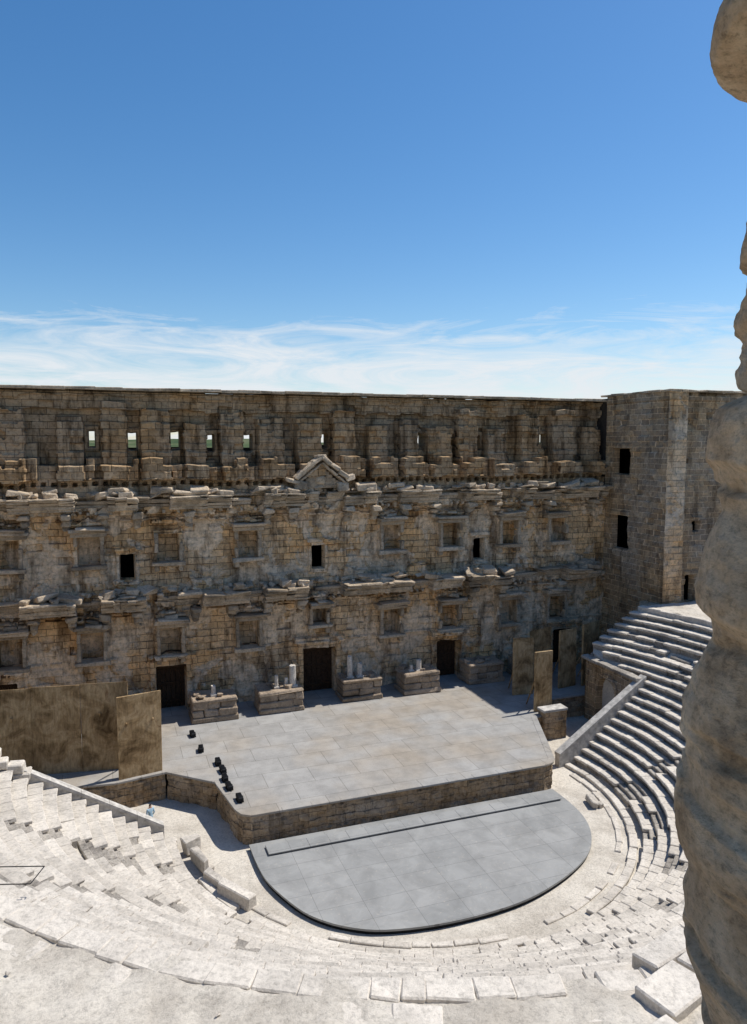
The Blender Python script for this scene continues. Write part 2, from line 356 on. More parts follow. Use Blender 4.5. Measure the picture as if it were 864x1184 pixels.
# stone surrounds of the niches
m=MB()
def surround(cx,cz,hw,hh):
    for s in(-1,1):
        n_=3
        for i in range(n_):
            if random.random()<.15: continue
            m.block((cx+s*(hw+.13),YW-.2,cz-hh+(i+.5)*2*hh/n_),(.12,.34,hh/n_+.005),bev=.03,jit=.04,tint=random.uniform(.3,1))
    if random.random()<.9:
        a0=cx-hw-random.uniform(.3,.7); a1=cx+hw+random.uniform(.1,.7)
        m.block(((a0+a1)/2,YW-.3,cz+hh+.14),((a1-a0)/2-.12,.48,.14),bev=.03,jit=.06,tint=.7)
        m.block(((a0+a1)/2,YW-.45,cz+hh+.38),((a1-a0)/2,.62,.10),tilt=(0,random.gauss(0,.02)),bev=.03,jit=.07)
        if random.random()<.7: m.block(((a0+a1)/2+.1,YW-.5,cz+hh+.54),((a1-a0)/2-random.uniform(.1,.6),.72,.07),tilt=(0,random.gauss(0,.03)),bev=.03,jit=.06,tint=.1)
        if random.random()<.5: m.block((cx+random.uniform(-.3,.3),YW-.4,cz+hh+.72),(.4,.4,.12),tilt=(0,random.gauss(0,.15)),bev=.05,jit=.08)
    m.block((cx,YW-.25,cz-hh-.16),(hw+.42,.45,.13),bev=.03,jit=.05)
    for s in(-1,1): m.block((cx+s*(hw+.1),YW-.15,cz-hh-.48),(.16,.3,.2),bev=.05,jit=.05)
for x in NX: surround(x,11.4,.68,.95); surround(x,5.05,.68,.95)
surround(14.45,5.9,.5,.6)
m.make('niche_surrounds',M_ledge,SB)
for i,(x,w,h) in enumerate(DR):
    m=MB(); n=6
    for j in range(n): m.block((x-w/2+(j+.5)*w/n,52.25,h/2),(w/n/2-.01,.05,h/2-.02),bev=.01,jit=.002)
    for z in (.5,h*.55,h-.4): m.block((x,52.17,z),(w/2-.05,.04,.08),bev=.01,jit=.0)
    m.block((x,51.9,h-.08),(w/2+.1,.35,.12),bev=.03,jit=.01)
    m.make('door',M_wood,SB)
# cornices: layered mouldings, broken into runs
def in_zone(x,zones): return any(abs(x-c)<w for c,w in zones)
Z2=[(-3.3,1.5),(.9,1.3),(6.9,1.6),(11.8,1.6),(18.5,2.0),(23.9,1.2),(28,1.7),(36.0,1.9),(-8,1.2)]
Z1=[(-3.5,1.6),(1.,1.4),(6.7,1.8),(11.6,1.2),(17.6,1.4),(22.2,1.6),(27.5,1.5),(32.4,1.4),(36.5,1.5),(-8,1.2)]
def cornice(name,z,zones,cont,zp):
    m=MB(); x=X0+.2
    while x<X1-.3:
        w=random.choice((random.uniform(.35,.8),random.uniform(.9,2.0))); zn=in_zone(x+w/2,zones); c=x+w/2; tn=random.random()
        ext=random.uniform(-.2,.3); brk=random.random()
        for lv,(dz,pr,th) in enumerate(((-.70,.25,.10),(-.50,.38,.12),(-.26,.52,.10),(-.09,.85,.08),(.07,1.02,.07))):
            if lv>=3 and brk<(.10 if zn else (.35 if cont else .6)): continue
            if lv<3 and brk<(.03 if zn else (.06 if cont else .25)): continue
            p=pr+ext*(lv>2)+(zp if zn else 0); p=max(p,.2)
            m.block((c,YW+.3-p/2,z+dz+random.uniform(-.015,.015)),(w/2+.01,p/2+.3,th),tilt=(random.gauss(0,.02),random.gauss(0,.02)),bev=.03,jit=.045,tint=min(1,max(0,tn+random.uniform(-.2,.2))))
        if random.random()<(.9 if zn else (.5 if cont else .15)):
            for q_ in range(random.choice((1,2,2))):
                p=random.uniform(.3,.9)+(zp*.8 if zn else 0); m.block((c+random.uniform(-.4,.4),YW-p*.75,z+.22+q_*.2+random.uniform(0,.08)),(random.uniform(.2,.7),p*.35,random.uniform(.08,.22)),rz=random.uniform(-.5,.5),tilt=(random.gauss(0,.15),random.gauss(0,.12)),bev=.05,jit=.10,tint=random.uniform(0,.3))
        x+=w
    x=X0+.4
    while x<X1-.4:
        if random.random()<.6: m.block((x,YW-.35,z-.93+random.uniform(-.04,.04)),(.09,.28,.10),bev=.03,jit=.03)
        x+=.47
    for c,wd in zones:
        for s in(-.75,.75):
            if random.random()<.85:
                m.block((c+s*wd,YW-.45,z-1.12),(.34,.75,.17),bev=.06,jit=.08); m.block((c+s*wd,YW-.3,z-1.48),(.26,.55,.2),bev=.08,jit=.08); m.block((c+s*wd,YW-.1,z-1.85),(.2,.4,.18),bev=.08,jit=.08)
    for k in range(120):
        x=random.uniform(X0+.5,X1-.5); q=random.uniform(.08,.26); m.block((x,YW-random.uniform(-.1,.9+zp*.3 if in_zone(x,zones) else .5),z+.2+q*.3),(q,q*.8,q*.6),rz=random.uniform(0,3),tilt=(random.gauss(0,.25),random.gauss(0,.25)),bev=.05,jit=.07,tint=random.uniform(0,.5))
    m.make(name,M_ledge,SB)
cornice('lower_cornice',8.2,Z2,False,1.15); cornice('upper_cornice',14.75,Z1,True,.65)
m=MB(); x=X0
while x<X1:
    w=random.uniform(.8,1.7); m.block((x+w/2,51.75,14.82),(w/2,.55,.08),jit=.03,bev=.04); x+=w
m.make('attic_ledge',M_ledge,SB)
# pediment
m=MB(); cx=14.5; y=50.75
m.block((cx-1.55,y,15.35),(.4,.45,.38),jit=.1,bev=.08);m.block((cx+1.6,y,15.3),(.42,.45,.34),jit=.1,bev=.08)
for i in range(7):
    t=i/6.; zz=15.3+t*1.35
    hw=1.45*(1-t*.93)
    m.block((cx,y+.3,zz),(hw+.1,.28,.14),jit=.03,bev=.03,tint=.8)
sl=math.atan2(1.55,1.95)
for s in(-1,1):
    for i in range(3):
        t=(i+.5)/3; m.block((cx+s*(1.95-1.95*t),y-.05,15.75+1.5*t+.12),(.42,.5,.14),tilt=(random.gauss(0,.04),s*sl+random.gauss(0,.07)),jit=.07,bev=.06,tint=.2)
        m.block((cx+s*(1.95-1.95*t)*.88,y+.05,15.55+1.4*t),(.36,.42,.08),tilt=(0,s*sl),jit=.05,bev=.03,tint=.5)
m.block((cx-.05,y,17.33),(.32,.45,.16),jit=.08,bev=.06,tint=.2)
m.block((cx,y+.02,15.75),(.34,.2,.3),jit=.08,bev=.12,tint=.2)
m.block((cx-2.1,y-.1,15.75),(.5,.4,.13),tilt=(.1,.25),jit=.08,bev=.06,tint=.1)
m.block((cx+2.1,y-.05,15.95),(.32,.4,.18),tilt=(.1,-.3),jit=.08,bev=.06,tint=.1)
m.make('pediment',M_ledge,SB)
def edge(U,L): return np.clip(np.minimum(U,L-U)/.15,0,1)
def towD(L,wins,seed):
    def f(U,Z):
        row=np.floor(Z/.42).astype(int); col=np.floor(U/.85+.5*(row%2==0)).astype(int)
        D=(hsh(col,row,seed)-.5)*.10-(hsh(col,row,seed+1)<.04)*.16
        D+=(fbm(U*.6,Z*.6,0,3,seed)-.5)*.3+(fbm(U*2.2,Z*2.2,0,4,seed+3)-.5)*.2
        D=D*edge(U,L)
        D=np.where((Z>21.5)&(U>.1)&(U<L-.1),D+.1,D)
        for c,hw,z0,z1 in wins:
            D=np.where(rect(U,Z,c,hw+.2,z1,z1+.35),D+.12,D)
            D=np.where(rect(U,Z,c,hw,z0,z1),-.45,D)
        return D
    return f
def holesf(wins):
    def f(U,Z):
        H=np.zeros_like(U,bool)
        for c,hw,z0,z1 in wins: H|=rect(U,Z,c,hw,z0,z1)
        return H
    return f
w1=[(2.1,.95,15.8,17.9),(2.1,.9,9.8,12.5)]
hf('tower_side',(X1,51.6),(X1,44.4),-1.7,22.2,.1,.09,towD(7.2,w1,31),M_tower,SB,holes=holesf(w1))
w2=[(2.75,.42,6.2,8.3),(3.3,.3,11.6,12.4)]
hf('tower_front_pier',(X1,44.4),(X1+1.75,44.4),-1.7,22.25,.1,.09,towD(1.75,[],37),M_quoin,SB)
hf('tower_front',(X1+.01,44.42),(X1+16,44.42),-1.7,22.1,.1,.09,lambda U,Z:np.where(U<1.7,-.5,towD(16,w2,47)(U,Z)-.3),M_tower,SB,holes=holesf(w2))
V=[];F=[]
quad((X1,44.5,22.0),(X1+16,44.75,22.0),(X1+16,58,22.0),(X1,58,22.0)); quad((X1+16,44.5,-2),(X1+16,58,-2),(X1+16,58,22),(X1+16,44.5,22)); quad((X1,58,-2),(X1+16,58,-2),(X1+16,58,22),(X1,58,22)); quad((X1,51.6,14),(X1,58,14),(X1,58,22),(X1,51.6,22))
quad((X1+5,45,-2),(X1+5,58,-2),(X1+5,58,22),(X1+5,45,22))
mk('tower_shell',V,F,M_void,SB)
m=MB()
x=X1-.1
while x<X1+15: w=random.uniform(.7,1.4); m.block((x+w/2,44.75,22.2),(w/2-.01,.5,.08),jit=.03,bev=.03); x+=w
y=45.2
while y<51.6: w=random.uniform(.7,1.4); m.block((X1+.3,y+w/2,22.22),(.5,w/2-.01,.08),jit=.03,bev=.03); y+=w
m.make('tower_coping',M_ledge,SB)
hf('tower_side',(X0,44.4),(X0,51.6),-1.7,22.2,.3,.21,towD(7.2,[],51),M_tower,SB)
hf('tower_front',(X0-16,44.4),(X0,44.4),-1.7,22.2,.3,.21,towD(16,[],57),M_tower,SB)
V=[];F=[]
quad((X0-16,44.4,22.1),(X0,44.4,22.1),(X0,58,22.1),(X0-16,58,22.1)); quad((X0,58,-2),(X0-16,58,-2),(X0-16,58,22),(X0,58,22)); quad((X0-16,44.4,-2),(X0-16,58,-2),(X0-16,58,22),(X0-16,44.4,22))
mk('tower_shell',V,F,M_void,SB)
# ---------------------------------------------------------------- stage
ST=empty('stage')
poly=[(-10.3,42.6),(0.2,41.2),(2.8,41.7),(5.2,39.5),(5.75,36.0),(5.95,35.5),(6.4,35.2),(23.3,35.2),(23.9,35.4),(24.25,35.8),(24.6,36.6),(26.9,41.9),(29.2,42.3),(29.2,44.6),(X1,44.6)]
V=[(x,y,0) for x,y in poly]+[(X1,53,0),(X0,53,0)]
mk('deck',V,[tuple(range(len(V)))],M_pav,ST)
def retD(U,Z):
    row=np.floor(Z/.27).astype(int); col=np.floor(U/.6+.5*(row%2==0)).astype(int)
    return (hsh(col,row,71)-.5)*.13+(fbm(U*3,Z*3,0,3,72)-.5)*.20-.11
for a,b in zip(poly[:-1],poly[1:]): hf('retaining_wall',a,b,-1.75,-.005,.07,.07,retD,M_retain,ST)
m=MB()
for a,b in zip(poly[:-1],poly[1:]):
    a=np.array(a);b=np.array(b);Ln=np.linalg.norm(b-a);t=(b-a)/Ln;n=np.array([-t[1],t[0]]);k=max(1,int(round(Ln/1.6)))
    for i in range(k):
        c=a+t*Ln*(i+.5)/k+n*.16; m.block((c[0],c[1],-.045+random.uniform(-.004,.004)),(Ln/k/2-.004,.2,.06),rz=math.atan2(t[1],t[0]),bev=.015,jit=.006,tint=random.uniform(.3,.9))
m.make('edge_coping',M_pav,ST)
# ---------------------------------------------------------------- orchestra platform
pp=[(6.2,34.95),(6.25,33),(6.45,31.4),(7.2,29.3),(7.9,28.2),(8.9,27.3),(10.2,26.65),(12.3,26.25),(14.6,26.2),(16.7,26.45),(18.6,27.05),(20.3,27.85),(21.6,28.75),(22.7,30.1),(23.35,31.6),(23.6,33.2),(23.6,34.95)]
def cat(P,k=4):
    o=[]
    for i in range(len(P)-1):
        p0=np.array(P[max(i-1,0)]);p1=np.array(P[i]);p2=np.array(P[i+1]);p3=np.array(P[min(i+2,len(P)-1)])
        for j in range(k):
            t=j/k; o.append(tuple(.5*((2*p1)+(-p0+p2)*t+(2*p0-5*p1+4*p2-p3)*t*t+(-p0+3*p1-3*p2+p3)*t**3)))
    o.append(P[-1]); return o
pc=cat(pp); n=len(pc); zt=-1.36
V=[(x,y,zt) for x,y in pc]+[(x,y,zt-.09) for x,y in pc]+[(15+(x-15)*.992,31+(y-31)*.985,zt-.09) for x,y in pc]+[(15+(x-15)*.992,31+(y-31)*.985,-1.75) for x,y in pc]
F=[tuple(range(n))]
for l in range(3):
    for i in range(n-1): F.append((l*n+i,(l+1)*n+i,(l+1)*n+i+1,l*n+i+1))
OP=mk('orchestra_platform',V,F,None,mats=[M_deck,M_black],midx=[0]+[0]*(n-1)+[1]*(2*(n-1)))
m=MB()
for i in range(8):
    xa=6.9+i*2.05; m.block((xa+1.02,34.0,zt+.09),(1.022,.42,.03),bev=.01,jit=.002)
    m.block((xa+1.02,34.03,zt+.03),(1.02,.36,.04),bev=.01,jit=.0)
m.make('stage_step',M_deck)
# ---------------------------------------------------------------- seating
TS=empty('theatre_seating')
NR=19; TR=.585; RS=.395; RI=12.2; ZB=-1.15
def phR(R): 
    a=math.asin(2.6/R)
    if R>17.9: a=max(a,min(math.asin(8.25/R),math.acos(17.9/R)))
    return a
def phL(R): return -math.pi-math.asin((.55-.035*(R-12))/R)
stairs=[-.30-math.pi*i/9*.93 for i in range(9)]
body=MB(); lip=MB()
for i in range(NR):
    R=RI+i*TR; z=ZB+i*RS; a=phR(R); end=phL(R)
    while a>end+.02:
        ln=random.uniform(1.0,2.4)/R; ln=min(ln,a-end); ac=a-ln/2; hl=ln*R/2
        left=math.cos(ac)<-.25; wob=.016 if left else .032
        isst=any(abs(ac-s)<.5/R+.01 for s in stairs)
        q=random.random()
        if isst:
            hl2=.45; ln=.92/R; ac=a-ln/2
            for st in(0,1):
                rr=R+.15+st*.29; c=C+rr*np.array([math.cos(ac),math.sin(ac)])
                body.block((c[0],c[1],z-RS+.0+(st+1)*RS/2-.25),(.15,hl2,.25),rz=ac,bev=.03,jit=.012)
        elif q>.03:
            dz=random.gauss(0,wob*.5)+.03*(float(vn(ac*R*.25,i*.5,0,7))-.5)*2; dr=random.gauss(0,wob*.6)+.05*(float(vn(ac*R*.2,i*.4,0,8))-.5)*2; tl=(random.gauss(0,wob*.2),random.gauss(0,wob*.5))
            tn=random.random()
            c=C+(R+.40+dr)*np.array([math.cos(ac),math.sin(ac)])
            body.block((c[0],c[1],z-.32+dz),(.29,hl-.006,.26),rz=ac,bev=.02,jit=.012,tint=tn)
            ks=max(1,int(round(hl*2/.7)))
            for j in range(ks):
                aj=a-ln*(j+.5)/ks
                if random.random()<.025: continue
                cj=C+(R+.30+dr+random.gauss(0,.014))*np.array([math.cos(aj),math.sin(aj)])
                lip.block((cj[0],cj[1],z-.075+dz+random.gauss(0,.006)),(.33,hl/ks+.004 if j<ks-1 else hl/ks-.006,.08),rz=aj,tilt=tl,bev=.028,jit=.018,tint=min(1,max(0,tn+random.uniform(-.1,.1))))
        elif q>.012:
            c=C+(R+.35)*np.array([math.cos(ac),math.sin(ac)]); body.block((c[0],c[1],z-.42),(.3,hl*.7,.2),rz=ac+random.uniform(-.2,.2),tilt=(random.gauss(0,.08),random.gauss(0,.08)),bev=.06,jit=.05)
        a-=ln
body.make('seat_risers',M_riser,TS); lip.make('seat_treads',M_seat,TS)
m=MB()
R=RI+NR*TR; zd=ZB+NR*RS-.05
for rr,hw,zo in((R+.3,.34,0),(R+1.02,.37,-.06)):
    a=phR(rr)
    while a>phL(rr):
        ln=random.uniform(.5,1.4)/rr; ac=a-ln/2; c=C+(rr+.10*(float(vn(ac*9,zo*40,0,9))-.5)*2+random.gauss(0,.015))*np.array([math.cos(ac),math.sin(ac)])
        if random.random()>(.04 if zo==0 else .45): m.block((c[0],c[1],zd-.28+zo+random.gauss(0,.008)),(hw,ln*rr/2+.008,.3),rz=ac,tilt=(random.gauss(0,.005),random.gauss(0,.01)),bev=.04,jit=.03,tint=random.uniform(.1,.5))
        a-=ln
for k in range(60):
    ac=random.uniform(-math.pi*.98,-.05); rr=random.uniform(R+.8,R+4.5); c=C+rr*np.array([math.cos(ac),math.sin(ac)]); q=random.uniform(.03,.13)
    m.block((c[0],c[1],zd-.0),(q,q*random.uniform(.6,1.4),q*.6),rz=random.uniform(0,3),tilt=(random.gauss(0,.2),random.gauss(0,.2)),bev=.03,jit=.03)
for (x,y,sx_,sy_,r_) in((11.4,12.1,.75,.5,.30),(12.2,13.2,.9,.33,.27),(10.2,11.0,.6,.45,.2),(12.9,12.6,.7,.45,.35)):
    m.block((x,y,zd-.02),(sx_,sy_,.2),rz=r_,bev=.04,jit=.03,tint=0.)
m.make('walkway_kerb',M_seat,TS)
def ring(name,Rs,zs,mat,amp=0,na=260,skirt=False,scale=1.2,smooth=False):
    V=[];F=[]
    Rs=np.array(Rs);zs=np.array(zs)
    for R_,z_ in zip(Rs,zs):
        ph=np.linspace(phR(R_),phL(R_),na); x=C[0]+R_*np.cos(ph); y=C[1]+R_*np.sin(ph); zz=z_+amp*(fbm(x*scale,y*scale,0,5,91)-.5)
        V.append(np.stack([x,y,zz],-1))
    V=np.concatenate(V); n=na
    for j in range(len(Rs)-1):
        for i in range(n-1): F.append((j*n+i,j*n+i+1,(j+1)*n+i+1,(j+1)*n+i))
    if skirt:
        for s in (0,n-1):
            E=[V[j*n+s] for j in range(len(Rs))]; b=len(V); V=np.concatenate([V,np.array([(e[0],e[1],-1.8) for e in E])])
            for j in range(len(Rs)-1): F.append((j*n+s,(j+1)*n+s,b+j+1,b+j))
    return mk(name,V,F,mat,TS,smooth=smooth)
ring('core',[RI+.1+i*TR*.5 for i in range(NR*2)],[ZB-.5+i*RS*.5 for i in range(NR*2)],M_sand,.1,skirt=True)
ring('walkway',np.linspace(R+.1,29.1,70),[zd-.03]*70,M_sand,.24,na=1100,skirt=True,scale=1.3,smooth=True)
m=MB(); zu=zd+1.5
UR=14
a=phR(29.2)
while a>phL(29.2):
    ln=1.4/29.2; ac=a-ln/2
    for l in range(3):
        c=C+(29.3)*np.array([math.cos(ac),math.sin(ac)]); m.block((c[0],c[1],zd+.22+l*.48),(.3,.69,.235),rz=ac,bev=.03,jit=.02)
    a-=ln
for i in range(UR):
    R_=29.2+i*.66; z=zu+i*.6; a=phR(R_); e_=phL(R_)
    while a>e_:
        ln=random.uniform(1.2,2.4)/R_; ac=a-ln/2; c=C+(R_+.36)*np.array([math.cos(ac),math.sin(ac)])
        m.block((c[0],c[1],z-.2),(.36,ln*R_/2-.012,.32),rz=ac,bev=.04,jit=.02); a-=ln
m.make('upper_seats',M_seat,TS)
ring('upper_core',[29.5+i*.66 for i in range(UR+1)],[zu-.5+i*.6 for i in range(UR+1)],M_sand,.05,skirt=True)
ring('gallery_floor',[38.0,39,40,41,43],[16.6]*5,M_sand,.03,skirt=True)
V=[];F=[]
ph=np.linspace(phR(43),phL(43),120)
for a in ph: V+= [(C[0]+43*math.cos(a),C[1]+43*math.sin(a),-1.8),(C[0]+43*math.cos(a),C[1]+43*math.sin(a),16.6)]
for i in range(119): F.append((2*i,2*i+2,2*i+3,2*i+1))
mk('outer_wall',V,F,M_sand,TS)
# orchestra ring kerb
m=MB()
for rr,zz,p,hw in((11.7,-1.5,.12,.2),(11.05,-1.6,.25,.15)):
    a=.15
    while a>-math.pi+.25:
        ln=random.uniform(.7,1.4)/rr; ac=a-ln/2; c=C+(rr+random.gauss(0,.02))*np.array([math.cos(ac),math.sin(ac)])
        if random.random()>p: m.block((c[0],c[1],zz-.04+random.gauss(0,.012)),(hw,ln*rr/2-.01,.1),rz=ac,tilt=(random.gauss(0,.01),random.gauss(0,.015)),bev=.03,jit=.02)
        a-=ln
m.make('orchestra_kerb',M_seat)
# sloping parapets at the ends of the seating
def parapet(a,b,w,drop):
    a=np.array(a,float);b=np.array(b,float);d=b-a;t=d[:2]/np.linalg.norm(d[:2]);n=np.array([-t[1],t[0]]);K=5;V=[];F=[];tn=[]
    for i in range(K):
        s0=i/K+.001; s1=(i+1)/K-.001
        for (ww,zt_,zb_,tt) in((w,0,-.16,.2),(w-.06,-.16,-drop,.7)):
            b0=len(V)
            for s in(s0,s1):
                p=a+d*s
                for sg in(-1,1):
                    for zz in(zt_,zb_):
                        q=p[:2]+n*sg*ww; V.append((q[0],q[1],p[2]+zz))
            tn+=[tt]*8
            F+=[(b0,b0+4,b0+6,b0+2),(b0+1,b0+3,b0+7,b0+5),(b0,b0+1,b0+5,b0+4),(b0+2,b0+6,b0+7,b0+3),(b0,b0+2,b0+3,b0+1),(b0+4,b0+5,b0+7,b0+6)]
    return mk('stone_parapet',V,F,M_concrete,tint=tn)
parapet((2.3,36.75,-.45),(-3.9,36.35,3.55),.24,1.6)
parapet((25.9,37.9,-.75),(33.0,38.75,3.15),.26,1.9)
m=MB()
for lv in range(5):
    for j in range(4):
        x=-3.95-j*.75+random.uniform(-.08,.08)-lv*.18
        if lv-j>1: continue
        m.block((x,36.3,3.2+j*.25+lv*.42),(.37,.35,.21),rz=random.gauss(0,.04),bev=.05,jit=.04)
m.make('ruined_end_wall',M_seat)
# terrace over the side passage
TE=empty('passage_vault')
ac_,aw_,as_=2.35,.95,1.05
def terD(U,Z):
    D=towD(5.6,[],81)(U,Z)*.6
    arch=(np.abs(U-ac_)<aw_)&((Z<as_)|(((U-ac_)/aw_)**2+((Z-as_)/aw_)**2<1)); fr=(np.abs(U-ac_)<aw_+.3)&((Z<as_)|(((U-ac_)/(aw_+.3))**2+((Z-as_)/(aw_+.3))**2<1))
    D=np.where(fr,D+.12,D); return np.where(arch,-.5,D)
def terH(U,Z): return (np.abs(U-ac_)<aw_)&((Z<as_)|(((U-ac_)/aw_)**2+((Z-as_)/aw_)**2<1))
hf('passage_face',(32.5,44.2),(32.5,38.6),-1.7,2.85,.07,.07,terD,M_tower,TE,holes=terH)
V=[];F=[]
quad((32.5,38.6,2.8),(40,38.6,2.8),(40,44.3,2.8),(32.5,44.3,2.8)); quad((32.5,44.3,-1.8),(39.3,44.3,-1.8),(39.3,44.3,2.8),(32.5,44.3,2.8))
mk('vault_body',V,F,M_tower,TE,uvs=[(v[0],v[2]) for v in V])
m=MB(); y=38.6
while y<44.1: w=random.uniform(.7,1.2); m.block((32.55,y+w/2,2.92),(.3,w/2-.01,.11),bev=.03,jit=.03); y+=w
x=32.9
while x<39: w=random.uniform(.7,1.2); m.block((x+w/2,44.1,2.95+(x-32.9)*.5),(w/2,.25,.25),bev=.05,jit=.05); x+=w
m.make('terrace_kerb',M_riser,TE)
m=MB()
for k in range(170):
    t=random.random(); x=39.0-t*4.4; y=44.9+random.uniform(-.3,.9)*(1-t*.3); z=(1-t)*random.uniform(1.5,6.4); q=random.uniform(.25,.6)
    m.block((x,y,z),(q,q*random.uniform(.6,1.2),q*.6),rz=random.uniform(0,3),tilt=(random.gauss(0,.3),random.gauss(0,.3)),bev=.06,jit=.08)
m.make('rubble_heap',M_ledge)
def small_pier(name,x0,x1,y0,y1,z0,z1):
    e=empty(name)
    for a,b in(((x0,y0),(x1,y0)),((x1,y0),(x1,y1)),((x1,y1),(x0,y1)),((x0,y1),(x0,y0))): hf('face',a,b,z0,z1,.08,.08,lambda U,Z:retD(U,Z)*.6,M_retain,e)
    m=MB(); m.block(((x0+x1)/2,(y0+y1)/2,z1+.05),((x1-x0)/2+.04,(y1-y0)/2+.04,.09),bev=.02,jit=.01); m.make('cap',M_concrete,e)
small_pier('stone_pier',27.3,29.1,41.55,42.35,-1.7,.35)
# ---------------------------------------------------------------- pedestals
for x,y,w,stubs in((6.5,48.4,1.45,[(0,.15,.55,0)]),(11.0,48.5,1.5,[(-.2,.13,.75,1),(.95,.24,1.35,1),(.5,.12,.5,0)]),(17.0,48.9,1.45,[(-.75,.2,1.45,1),(0,.2,.9,1)]),(21.6,48.8,1.4,[(0,.2,.7,1),(-.6,.13,.35,0)]),(27.2,49.3,1.45,[]),(1.3,48.5,1.3,[]),(31.5,49.3,1.4,[])):
    m=MB(); d=.95; h=1.5
    m.block((x,y+d,.16),(w+.08,d+.08,.18),bev=.06,jit=.05)
    for r_ in range(2):
        xx=-w
        while xx<w-.1:
            ww=min(random.uniform(.7,1.5),w-xx); m.block((x+xx+ww/2,y+d,.32+.26+r_*.5),(ww/2+.005,d-.04+random.uniform(-.08,.08),.26),bev=.07,jit=.06); xx+=ww
    m.block((x,y+d,h-.08),(w+.04,d+.04,.13),bev=.06,jit=.07,tint=.3)
    for k in range(6): q=random.uniform(.12,.3); m.block((x+random.uniform(-w,w)*.85,y+d+random.uniform(-.6,.6),h+.12),(q,q*.8,q*.5),rz=random.uniform(0,3),bev=.04,jit=.06)
    o=m.make('stone_pedestal',M_ped)
    if stubs:
        m=MB()
        for dx,r_,hh,_ in stubs:
            m.block((x+dx,y+.75,h+.08),(r_+.06,r_+.06,.07),bev=.02,jit=.01,tint=.3); m.cyl((x+dx,y+.75,h+.14),r_,hh,tint=random.random()*.5,rtop=r_*.93)
        m.make('column_stub',M_col,o)
# ---------------------------------------------------------------- rusted metal panels
def mpanel(a,b,z0,z1,z1b=None,seams=1):
    z1b=z1b or z1; a=np.array(a,float);b=np.array(b,float);Ln=np.linalg.norm(b-a);t=(b-a)/Ln;n=np.array([t[1],-t[0]]);rz=math.atan2(t[1],t[0]); m=MB()
    for i in range(seams):
        c=a+t*Ln*(i+.5)/seams; zt=z1+(z1b-z1)*(i+.5)/seams
        m.block((c[0],c[1],(z0+zt)/2),(Ln/seams/2-.012,.035,(zt-z0)/2),rz=rz,bev=.008,jit=.015)
        for s in(-1,1):
            q=c+t*s*(Ln/seams/2-.07)-n*.07; m.block((q[0],q[1],(z0+zt)/2),(.04,.035,(zt-z0)/2-.05),rz=rz,bev=.005,jit=0)
    for s in(.2,.8):
        c=a+t*Ln*s-n*.7; m.block((c[0],c[1],(z1-z0)*.35+z0),(.035,(z1-z0)*.38,.035),rz=rz,tilt=(-1.1,0),bev=.005,jit=0)
    m.make('rusted_metal_panel',M_rust)
mpanel((-6.6,44.2),(.95,42.9),0,4.9,5.05,3)
mpanel((.3,41.45),(2.65,41.95),.0,4.6,4.7,1)
mpanel((27.25,42.75),(28.65,42.75),0,4.15,4.2,1)
mpanel((27.6,46.2),(29.2,46.0),0,4.3,4.2,1)
mpanel((29.3,46.6),(31.5,47.2),0,4.5,4.6,1)
mpanel((31.6,46.3),(33.3,46.6),0,4.4,4.5,1)
mpanel((33.6,46.2),(35.6,47.0),0,4.6,4.9,1)
# ---------------------------------------------------------------- floor spotlights
for x,y,r_ in((4.8,46.4,.1),(5.0,43.9,-.1),(5.7,41.7,0),(5.8,40.6,.1),(5.75,39.5,.0),(5.8,38.4,.1),(6.1,36.9,.05)):
    m=MB(); m.block((x,y,.19),(.14,.36,.10),rz=r_,bev=.03,jit=.005,tint=0); m.block((x,y,.04),(.17,.26,.03),rz=r_,bev=.01,jit=0)
    for s in(-1,1): m.block((x+s*.165,y,.14),(.013,.05,.10),rz=r_,bev=.004,jit=0)
    for j in range(4): m.block((x,y-.2+j*.13,.30),(.11,.018,.018),rz=r_,bev=.004,jit=0)
    m.make('floor_spotlight',M_black)
# ---------------------------------------------------------------- fallen blocks
for (x,y,l,w,h,r_) in((3.75,34.2,.9,.16,.35,-1.35),(4.3,32.3,.9,.16,.25,-1.1),(4.9,31.0,1.0,.24,.3,-.95),(3.5,35.6,.4,.25,.4,.3),(24.9,33.0,.5,.2,.2,1.3)):
    m=MB(); m.block((x,y,-1.6+h),(l,w,h),rz=r_,tilt=(random.gauss(0,.06),random.gauss(0,.05)),bev=.05,jit=.06); m.block((x+.25,y-.3,-1.5),(l*.4,.15,.12),rz=r_+.4,bev=.04,jit=.04); m.make('fallen_stone_block',M_seat)
# metal frame on left seats
m=MB()
for a_,b_ in(((-4.3,22.9),(-1.9,22.1)),((-4.6,22.1),(-2.2,21.3)),((-4.3,22.9),(-4.6,22.1)),((-1.9,22.1),(-2.2,21.3)),((-3.1,22.5),(-3.4,21.7))):
    a_=np.array(a_);b_=np.array(b_);c=(a_+b_)/2;t=b_-a_; m.block((c[0],c[1],6.35),(np.linalg.norm(t)/2,.012,.012),rz=math.atan2(t[1],t[0]),bev=.004,jit=0)
m.make('metal_frame',M_black)
